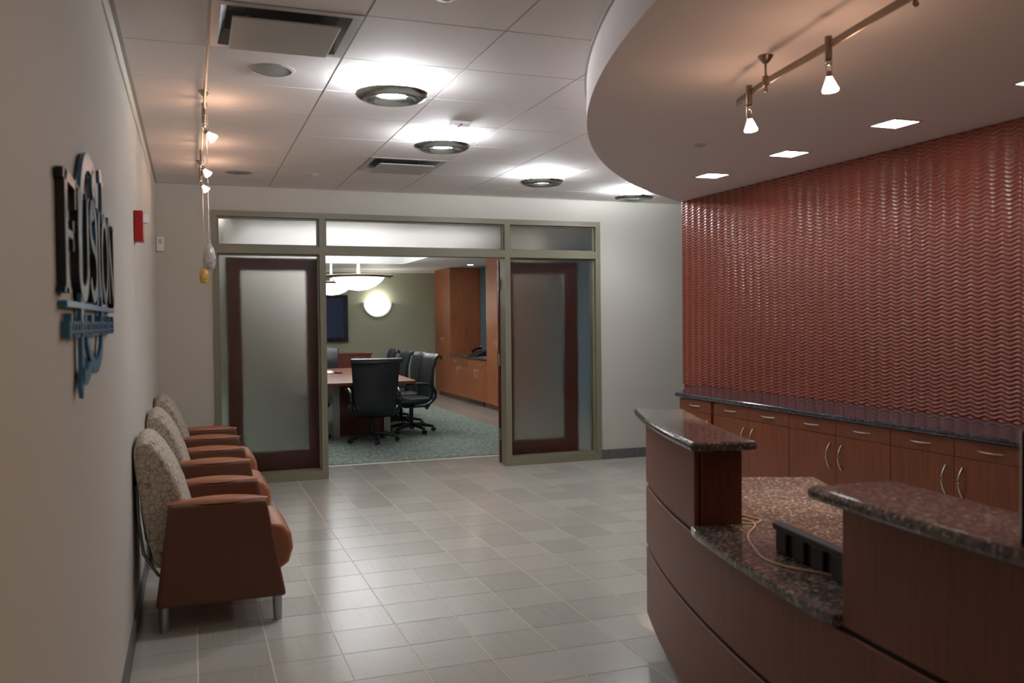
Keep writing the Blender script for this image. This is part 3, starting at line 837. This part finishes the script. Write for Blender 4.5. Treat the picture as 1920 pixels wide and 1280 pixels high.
# square downlights
dn = None
dl = ['square recessed downlight farthest from the camera, near the red wall corner', 'middle square recessed downlight in the soffit', 'square recessed downlight nearest the camera in view, by the red wall']
for k, y in enumerate((5.56, 4.68, 3.78, 2.88, 1.98, 1.08)):
    if dn is None:
        dn = thing('square_downlight', '', 'ceiling light', (0, 0, 0), 'square recessed downlights')
        s_ = 0.086
        mb = MB().box(-s_ - .014, s_ + .014, -s_ - .014, -s_, -0.004, 0).box(-s_ - .014, s_ + .014, s_, s_ + .014, -0.004, 0).box(-s_ - .014, -s_, -s_, s_, -0.004, 0).box(s_, s_ + .014, -s_, s_, -0.004, 0)
        o = mb.build('bezel', 'ventmetal', None, org=(0, 0, 0)); o.parent = dn
        o = MB().box(-s_, s_, -s_, s_, -0.002, 0.0).build('lens', 'lamp_down', None, org=(0, 0, 0)); o.parent = dn
        o = dn
    else: o = copy_tree(dn)
    place(o, 3.61, y, ZS, 0, dl[k] if k < 3 else 'square recessed downlight beyond the right edge of the view, %s after the nearest seen' % ('first', 'second', 'third')[k - 3])
    if k >= 3: o['group'] = 'downlights out of view'

# ------------------------------------------------------------------ track lights
def track_head(loc, aim, label, group, zr, spot=14, ang=60):
    """low voltage head: clamp on the rail, wire yoke, faceted glass cone"""
    t = thing('track_head', label, 'spotlight', loc, group)
    x, y, z = loc
    MB().cyl((x, y), 0.013, z - 0.050, z + 0.030, 14).build('clamp', 'bronze', t, smooth=40)
    MB().lathe([(0.0001, -0.012), (0.009, -0.009), (0.013, 0), (0.009, 0.009), (0.0001, 0.012)], (x, y, z - 0.062), 14).build('swivel_ball', 'nickel', t, smooth=60)
    d = Vector(aim).normalized()
    c = Vector((x, y, z - 0.085))
    side = d.cross(Vector((0, 1, 0))).normalized() * 0.012
    a = c + d * 0.025
    MB().tube([c + Vector((0, 0, .02)) + side, c + side, a + side], 0.0026, 6).build('wire', 'nickel', t)
    MB().tube([c + Vector((0, 0, .02)) - side, c - side, a - side], 0.0026, 6).build('wire', 'nickel', t)
    l = bpy.data.lights.new('halogen_beam', 'SPOT'); l.energy = spot; l.color = (1.0, 0.74, 0.52); l.spot_size = math.radians(ang); l.spot_blend = 0.8; l.shadow_soft_size = 0.02
    lo = bpy.data.objects.new('halogen_beam', l); sc.collection.objects.link(lo); lo.parent = t
    lo.location = (c + d * 0.095) - Vector(loc); lo.rotation_euler = d.to_track_quat('-Z', 'Y').to_euler()
    # cone along d
    q = d.to_track_quat('Z', 'Y').to_matrix()
    mb = MB()
    prof = [(0.0001, 0.0), (0.009, 0.0), (0.028, 0.044), (0.025, 0.051), (0.0001, 0.055)]
    base = MB().lathe(prof, (0, 0, 0), 8)
    mb.add([q @ Vector(p) + a for p in base.v], base.f)
    mb.build('lamp_shade', 'lamp_halo', t)
    mb2 = MB(); base = MB().lathe([(0.0001, -0.02), (0.009, -0.02), (0.012, 0.0), (0.0001, 0.0)], (0, 0, 0), 10)
    mb2.add([q @ Vector(p) + a for p in base.v], base.f); mb2.build('socket', 'bronze', t)
    return t
def rail(name, pts, hgt, wid, label, stems, ztop):
    t = thing(name, label, 'light track', pts[len(pts) // 2])
    n = len(pts); vs = []; fs = []
    for i, p in enumerate(pts):
        a = Vector(pts[max(i-1, 0)]); b_ = Vector(pts[min(i+1, n-1)]); d = (b_ - a); d.z = 0; d.normalize()
        q = Vector((-d.y, d.x, 0)) * wid / 2; P_ = Vector(p)
        vs += [P_ + q + Vector((0, 0, -hgt/2)), P_ - q + Vector((0, 0, -hgt/2)), P_ - q + Vector((0, 0, hgt/2)), P_ + q + Vector((0, 0, hgt/2))]
    fs = [(0, 1, 2, 3), tuple(4*(n-1)+q for q in (3, 2, 1, 0))]
    for i in range(n - 1):
        for q in range(4):
            q2 = (q + 1) % 4; fs.append((4*i+q, 4*i+4+q, 4*i+4+q2, 4*i+q2))
    MB().add(vs, fs).build('rail', 'bronze', t, bevel=0.002)
    for x, y in stems:
        zr = pts[0][2]
        MB().cyl((x, y), 0.0045, zr, ztop - 0.004, 10).build('stem', 'bronze', t)
        MB().lathe([(0.0001, -0.03), (0.010, -0.03), (0.030, -0.004), (0.030, 0), (0.0001, 0)], (x, y, ztop), 20).build('canopy', 'bronze', t, smooth=40)
        MB().lathe([(0.0001, -0.040), (0.007, -0.038), (0.010, -0.032), (0.007, -0.024), (0.006, -0.016), (0.012, -0.012), (0.014, 0.012), (0.012, 0.024), (0.0001, 0.030)], (x, y, zr), 14).build('rail_clip', 'bronze', t, smooth=50)
    return t
ZRR = 2.43
rp = [(2.265, 3.29), (2.18, 2.97), (2.11, 2.57), (2.02, 2.09), (1.95, 1.6), (1.91, 1.1), (1.90, 0.5), (1.90, -0.3)]
rp = smoothpts([(x, y, ZRR) for x, y in rp], 5)
rail('curved_track', rp, 0.028, 0.006, 'bronze monorail track hanging under the curved soffit', [(2.18, 2.97), (2.005, 2.02), (1.90, 0.6)], ZS)
track_head((2.215, 3.13, ZRR), (0.12, 0.0, -1), 'lit glass cone spotlight nearest the far end of the right track', 'halogen heads on the soffit track', ZRR, spot=95, ang=52)
track_head((2.095, 2.50, ZRR), (0.12, 0.0, -1), 'lit glass cone spotlight second from the far end of the right track', 'halogen heads on the soffit track', ZRR, spot=60, ang=52)
for y_, x_ in ((1.30, 1.925), (0.70, 1.90), (0.0, 1.90)):
    track_head((x_, y_, ZRR), (-0.75, 0.15, -0.66), {1.3: 'first', 0.7: 'second', 0.0: 'third'}[y_] + ' glass cone spotlight past the top edge on the right track', 'track heads out of view', ZRR, spot=8, ang=110)
ZRL = 2.655
rail('straight_track', [(0.09, 1.6, ZRL), (0.09, 7.55, ZRL)], 0.020, 0.010, 'long straight bronze track under the tile ceiling by the left wall', [(0.09, 2.6), (0.09, 5.05), (0.09, 7.2)], ZC)
for k, (y, dx_) in enumerate(((5.22, 0.75), (6.45, 0.6), (7.2, 0.6))):
    track_head((0.09, y, ZRL), (dx_, 0.1, -0.7), ['lit glass cone spotlight nearest on the left track', 'middle lit glass cone spotlight on the left track', 'lowest lit glass cone spotlight at the far end of the left track'][k], 'halogen heads on the left track', ZRL)
# pendants on the left track
for y, mtl, lab in ((5.3, 'blade', 'pearly glass mini pendant on a long cord'), (7.15, 'amber', 'amber streaked glass mini pendant behind the pearly one')):
    t = thing('mini_pendant', lab, 'pendant light', (0.105, y, ZRL), 'mini pendants on the left track')
    zc = 1.865
    MB().cyl((0.105, y), 0.011, ZRL - 0.04, ZRL + 0.018, 12).build('clamp', 'bronze', t)
    MB().cyl((0.105, y), 0.002, zc + 0.085, ZRL - 0.03, 6).build('cord', 'nickel', t)
    MB().lathe([(0.003, 0.085), (0.012, 0.075), (0.028, 0.045), (0.037, 0.0), (0.036, -0.035), (0.030, -0.065), (0.024, -0.068), (0.0001, -0.05)], (0.105, y, zc), 20).build('lamp_shade', mtl, t, smooth=60)
    MB().lathe([(0.0001, 0.10), (0.008, 0.10), (0.010, 0.07), (0.0001, 0.07)], (0.105, y, zc), 12).build('cap', 'nickel', t)

# ------------------------------------------------------------------ conference room furniture
tb = thing('conference_table', 'long cherry conference table seen through the open doorway', 'table', (2.08, 12.6, 0))
L0, L1 = 10.83, 14.35
half = 0.60
pl = [(2.08 - half + .07, L0), (2.08 + half - .03, L0 + .02), (2.08 + half, L0 + .07)] + [(2.08 + half + 0.07 * math.sin(PI * k / 8), L0 + .07 + (L1 - L0 - .14) * k / 8) for k in range(1, 8)] + [(2.08 + half, L1 - .07), (2.08 + half - .07, L1), (2.08 - half + .07, L1), (2.08 - half, L1 - .07)] + [(2.08 - half - 0.07 * math.sin(PI * k / 8), L1 - .07 - (L1 - L0 - .14) * k / 8) for k in range(1, 8)] + [(2.08 - half, L0 + .07)]
MB().prism(pl, 0.700, 0.740).build('table_top', 'cherry', tb, bevel=0.006)
for yy in (11.65, 13.6):
    box('pedestal', 'cherry_dark', 1.78, 2.36, yy - .22, yy + .22, 0.0065, 0.70, tb)
    for s in (-1, 1):
        box('pedestal_fin', 'alu', 2.07 + s * 0.33 - 0.045, 2.07 + s * 0.33 + 0.045, yy - .30, yy + .30, 0.0065, 0.70, tb, bevel=0.004)
def make_office_chair():
    t = thing('conference_chair', '', 'chair', (0, 0, 0), 'black leather conference chairs')
    nu, nv = 30, 12
    def row(v_):
        pts = [(-0.19, 0.33), (-0.25, 0.42), (-0.275, 0.55), (-0.27, 0.70), (-0.28, 0.85), (-0.315, 0.98), (-0.345, 1.03), (-0.375, 1.02), (-0.385, 0.985)]
        f_ = v_ * (len(pts) - 1); k = min(int(f_), len(pts) - 2); a = f_ - k
        return (pts[k][0] * (1 - a) + pts[k+1][0] * a, pts[k][1] * (1 - a) + pts[k+1][1] * a)
    vs, fs = [], []
    NV = 24
    for j in range(NV + 1):
        v_ = j / NV; y, z = row(v_); hw = 0.235 + 0.075 * min(1, v_ * 1.25)
        for i in range(nu + 1):
            u = -1 + 2 * i / nu
            cv = 0.055 * u * u * (1 if v_ < 0.75 else 1)
            rib = 0.0035 * abs(math.sin(u * PI * 7)) if 0.1 < v_ < 0.72 else 0
            vs.append((u * hw, y + cv + rib, z))
    for j in range(NV):
        for i in range(nu): a = j * (nu + 1) + i; fs.append((a, a + 1, a + nu + 2, a + nu + 1))
    def B(mb, n, mt, **k):
        o = mb.build(n, mt, None, org=(0, 0, 0), **k); o.parent = t; o.location = (0, 0, 0); return o
    B(MB().add(vs, fs), 'backrest', 'leather', smooth=60, solid=0.035)
    B(MB().prism([(-0.24, -0.24), (0.24, -0.24), (0.27, 0.18), (0.22, 0.27), (-0.22, 0.27), (-0.27, 0.18)], 0.40, 0.475), 'seat', 'leather', bevel=0.03, seg=4, smooth=60)
    for s in (-1, 1):
        B(MB().tube(smoothpts([(s * .29, 0.14, 0.655), (s * .30, 0.0, 0.668), (s * .30, -0.14, 0.655), (s * .30, -0.235, 0.58), (s * .295, -0.24, 0.48), (s * .28, -0.14, 0.395), (s * .25, 0.02, 0.375)], 4), [0.02] * 25, 8), 'armrest', 'blackgloss', smooth=60)
    B(MB().box(-0.10, 0.10, -0.12, 0.12, 0.34, 0.40), 'mechanism', 'black', bevel=0.01)
    B(MB().cyl((0, 0), 0.028, 0.09, 0.35, 16), 'gas_column', 'black', smooth=40)
    for k in range(5):
        a = 2 * PI * k / 5 + PI / 2 + PI
        c_, s_ = math.cos(a), math.sin(a)
        B(MB().tube([(0.02 * c_, 0.02 * s_, 0.115), (0.15 * c_, 0.15 * s_, 0.105), (0.30 * c_, 0.30 * s_, 0.075)], [0.030, 0.026, 0.017], 8), 'base_leg', 'black', smooth=60)
        mb = MB()
        for q in (-1, 1):
            cx_, cy_ = 0.305 * c_ - q * 0.016 * s_, 0.305 * s_ + q * 0.016 * c_
            base = MB().lathe([(0.0001, -0.010), (0.026, -0.010), (0.029, 0), (0.026, 0.010), (0.0001, 0.010)], (0, 0, 0), 14)
            mb.add([(cx_ + (-s_) * p[2] + c_ * p[0], cy_ + c_ * p[2] + s_ * p[0], 0.0355 + p[1]) for p in base.v], base.f)
        B(mb, 'caster', 'black', smooth=50)
    return t
oc = make_office_chair()
chairs = [(2.085, 10.74, 0, 'black leather conference chair at the near end of the table, back to the doorway'),
          (2.74, 11.42, PI / 2 + .04, 'nearest black conference chair on the right side of the table'),
          (2.78, 12.22, PI / 2 - .02, 'second black conference chair on the right side of the table'),
          (2.78, 13.02, PI / 2, 'third black conference chair on the right side of the table'),
          (2.74, 13.80, PI / 2 - .05, 'farthest black conference chair on the right side of the table'),
          (1.36, 11.40, -PI / 2 + .05, 'nearest black conference chair on the left side, half hidden by the frame'),
          (1.34, 12.25, -PI / 2, 'second black conference chair on the left side of the table'),
          (2.05, 14.75, PI, 'black conference chair facing the doorway at the far end of the table')]
for k, (x, y, a, lab) in enumerate(chairs):
    o = oc if k == 0 else copy_tree(oc); place(o, x, y, 0.006, a, lab)
# speaker phone on the table
cp = thing('conference_phone', 'silver conference phone on the table', 'telephone', (1.87, 12.9, 0.74))
MB().lathe([(0.0001, 0.0), (0.09, 0.0), (0.10, 0.012), (0.07, 0.035), (0.035, 0.05), (0.0001, 0.052)], (1.87, 12.9, 0.7405), 24).build('body', 'alu', cp, smooth=50)
for k in range(3):
    a = 2 * PI * k / 3 - 0.3
    MB().tube([(1.87 + .06 * math.cos(a), 12.9 + .06 * math.sin(a), .762), (1.87 + .20 * math.cos(a), 12.9 + .20 * math.sin(a), .753)], [0.02, 0.011], 8).build('microphone_arm', 'black', cp, smooth=50)
# credenza under the tv
cr = thing('credenza', 'low dark cherry credenza under the wall television', 'cabinet', (2.1, 17.05, 0))
box('body', 'cherry_dark', 1.0, 3.26, 16.82, 17.28, 0.08, 0.86, cr)
box('top', 'cherry_dark', 0.98, 3.28, 16.80, 17.285, 0.86, 0.89, cr, bevel=0.004)
for k in range(4):
    x0 = 1.005 + 0.5635 * k
    d = box('door', 'cherry_dark', x0, x0 + .558, 16.80, 16.82, 0.10, 0.855, cr)
    MB().tube([(x0 + .22, 16.80, .80), (x0 + .24, 16.78, .80), (x0 + .32, 16.78, .80), (x0 + .34, 16.80, .80)], .006, 6).build('handle', 'nickel', d)
# tv
tv = thing('television', 'black wall mounted television on the green wall', 'television', (2.08, YB, 1.56))
box('housing', 'blackgloss', 1.27, 2.89, YB - 0.10, YB - 0.02, 1.11, 2.02, tv, bevel=0.008)
box('screen', 'tvscreen', 1.34, 2.80, YB - 0.104, YB - 0.10, 1.185, 1.955, tv)
box('wall_bracket', 'black', 1.8, 2.4, YB - 0.02, YB - .001, 1.4, 1.7, tv)
# wall sconce
sn = thing('wall_sconce', 'half round white bowl wall sconce glowing on the green wall', 'wall light', (3.49, YB, 1.75))
def qbowl(r_, dep, cx_, zt, n=20, m_=10):
    vs, fs = [], []
    for i in range(n + 1):
        a = PI + PI * i / n
        for k in range(m_ + 1):
            b_ = PI / 2 * k / m_
            vs.append((cx_ + r_ * math.cos(a) * math.cos(b_), YB - 0.004 - dep * math.sin(b_), zt + r_ * math.sin(a) * math.cos(b_)))
    for i in range(n):
        for k in range(m_): p0 = i * (m_ + 1) + k; fs.append((p0, p0 + 1, p0 + m_ + 2, p0 + m_ + 1))
    return MB().add(vs, fs)
qbowl(0.245, 0.13, 3.49, 1.87).build('lamp_shade', 'lamp_sconce', sn, smooth=80)
mb = MB(); mb.prism(arc(3.49, 1.87, 0.285, 0.285, 180, 360, 24) + arc(3.49, 1.87, 0.245, 0.245, 360, 180, 24), YB - 0.03, YB - 0.001, 'y'); mb.build('rim', 'white', sn)
l = bpy.data.lights.new('sconce_lamp', 'POINT'); l.energy = 8; l.color = (1, 0.95, 0.82); l.shadow_soft_size = 0.05
lo = bpy.data.objects.new('sconce_lamp', l); sc.collection.objects.link(lo); lo.parent = sn; lo.location = (0, -0.09, 0.16)
# pendants
def make_pendant(x, y, label):
    z = 2.10
    t = thing('bowl_pendant', label, 'pendant light', (x, y, z), 'large bowl pendants over the table')
    MB().lathe([(0.33, 0.0), (0.40, -0.012), (0.455, -0.002), (0.475, 0.018), (0.462, 0.024), (0.40, 0.016), (0.33, 0.028)], (x, y, z), 48, close=True).build('metal_ring', 'bronze', t, smooth=60)
    MB().lathe([(0.0001, -0.185), (0.12, -0.170), (0.22, -0.128), (0.31, -0.062), (0.36, 0.004)], (x, y, z), 48).build('glass_bowl', 'lamp_bowl', t, smooth=80)
    MB().cyl((x, y), 0.33, 0.004 + z, 0.012 + z, 40).build('top_glass', 'lamp_top', t)
    MB().lathe([(0.0001, 0.0), (0.022, 0.0), (0.014, 0.25), (0.009, 0.60), (0.0001, 0.69)], (x, y, z + .012), 12).build('stem', 'white', t, smooth=60)
    MB().lathe([(0.0001, -0.03), (0.05, -0.02), (0.06, 0), (0.0001, 0)], (x, y, 2.80), 20).build('canopy', 'white', t, smooth=50)
make_pendant(2.165, 12.0, 'nearer large glowing bowl pendant over the conference table')
make_pendant(2.11, 14.1, 'farther large glowing bowl pendant over the conference table')
# cans in the low ceiling
def can(x, y, label, power, z=ZL, k='cans in the conference ceiling'):
    t = thing('can_light', label, 'ceiling light', (x, y, z), k)
    MB().lathe([(0.055, -0.004), (0.075, -0.004), (0.075, 0.0), (0.055, 0.0)], (x, y, z), 28, close=True).build('trim_ring', 'white', t, smooth=40)
    MB().lathe([(0.0001, -0.003), (0.054, -0.003), (0.054, 0), (0.0001, 0)], (x, y, z), 24).build('lens', 'lamp_can', t)
    return t
can(4.82, 15.35, 'small round can light above the alcove counter', 10)
can(4.15, 10.6, 'round can light behind the right transom glass', 10)
can(0.26, 9.05, 'round can light behind the left transom glass', 10)

# tall cabinets and alcove base
def tall(y0, y1, label, splits):
    t = thing('tall_cabinet', label, 'cabinet', (4.97, (y0 + y1) / 2, 0), 'tall cherry cabinets in the conference room')
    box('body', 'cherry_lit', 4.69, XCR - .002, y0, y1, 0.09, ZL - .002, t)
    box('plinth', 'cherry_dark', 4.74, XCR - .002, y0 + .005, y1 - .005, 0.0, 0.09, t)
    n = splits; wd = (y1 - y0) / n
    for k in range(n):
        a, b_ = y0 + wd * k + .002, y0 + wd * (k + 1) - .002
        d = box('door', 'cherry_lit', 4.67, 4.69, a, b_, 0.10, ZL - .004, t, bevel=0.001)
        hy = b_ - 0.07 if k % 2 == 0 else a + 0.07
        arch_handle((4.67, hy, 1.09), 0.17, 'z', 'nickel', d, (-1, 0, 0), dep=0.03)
tall(16.19, YB - .002, 'tall cherry cabinet in the far right corner of the conference room', 2)
tall(12.9, 14.02, 'tall cherry cabinet beside the open door, nearest the doorway', 2)
ab = thing('alcove_cabinet', 'low cherry cabinet between the two tall cabinets', 'cabinet', (4.97, 15.1, 0), None)
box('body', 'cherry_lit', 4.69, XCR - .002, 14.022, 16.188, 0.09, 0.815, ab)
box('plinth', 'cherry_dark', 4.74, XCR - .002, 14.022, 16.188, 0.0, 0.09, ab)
box('toe_grille', 'black', 4.725, 4.745, 14.35, 15.25, 0.015, 0.085, ab)
for k in range(4):
    a, b_ = 14.022 + .5415 * k + .002, 14.022 + .5415 * (k + 1) - .002
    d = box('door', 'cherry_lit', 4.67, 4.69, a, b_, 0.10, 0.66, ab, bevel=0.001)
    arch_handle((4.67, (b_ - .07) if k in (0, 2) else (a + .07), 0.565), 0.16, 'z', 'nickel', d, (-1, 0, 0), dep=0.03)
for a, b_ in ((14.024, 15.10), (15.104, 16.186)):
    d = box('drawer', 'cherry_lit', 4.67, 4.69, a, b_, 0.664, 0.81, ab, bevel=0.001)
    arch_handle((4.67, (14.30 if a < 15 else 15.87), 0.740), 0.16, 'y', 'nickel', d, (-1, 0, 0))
tag(box('alcove_worktop', 'granite2', 4.645, XCR - .002, 14.023, 16.187, 0.817, 0.85, None, bevel=0.005), 'dark worktop in the alcove between the tall cabinets', 'worktop')
ap = thing('desk_phone', 'black desk phone on the alcove worktop', 'telephone', (4.93, 15.1, 0.85))
MB().prism([(4.78, 0.852), (5.02, 0.852), (5.02, 0.96), (4.98, 0.965), (4.78, 0.885)], 14.85, 15.25, 'y').build('base', 'black', ap)
MB().tube([(4.80, 15.23, 0.93), (4.86, 15.23, 0.975), (4.98, 15.23, 1.01)], [0.03, 0.02, 0.03], 8).build('handset', 'blackgloss', ap, smooth=60)
MB().tube([(4.74, 15.30, 0.853), (4.70, 15.6, 0.855), (4.80, 15.75, 0.854)], 0.006, 6).build('cord', 'black', ap)
sk = thing('bar_sink', 'steel bar sink rim set in the alcove worktop', 'sink', (4.95, 14.5, 0.85))
MB().box(4.76, 5.14, 14.25, 14.75, 0.851, 0.857).build('rim', 'nickel', sk, bevel=0.002)
MB().box(4.79, 5.11, 14.28, 14.72, 0.8575, 0.859).build('bowl', 'alu', sk)
fc = thing('faucet', 'slim chrome faucet standing behind the bar sink', 'faucet', (5.19, 14.6, 0.85))
MB().tube(smoothpts([(5.19, 14.6, .851), (5.19, 14.6, 1.05), (5.17, 14.6, 1.13), (5.11, 14.6, 1.15), (5.06, 14.6, 1.11)], 5), 0.011, 8).build('spout', 'chrome', fc, smooth=60)
MB().lathe([(0.0001, 0), (0.028, 0), (0.024, 0.02), (0.0001, 0.02)], (5.19, 14.6, .851), 16).build('base_ring', 'chrome', fc, smooth=40)
MB().tube([(5.19, 14.62, .90), (5.19, 14.70, .94)], 0.007, 6).build('lever', 'chrome', fc)
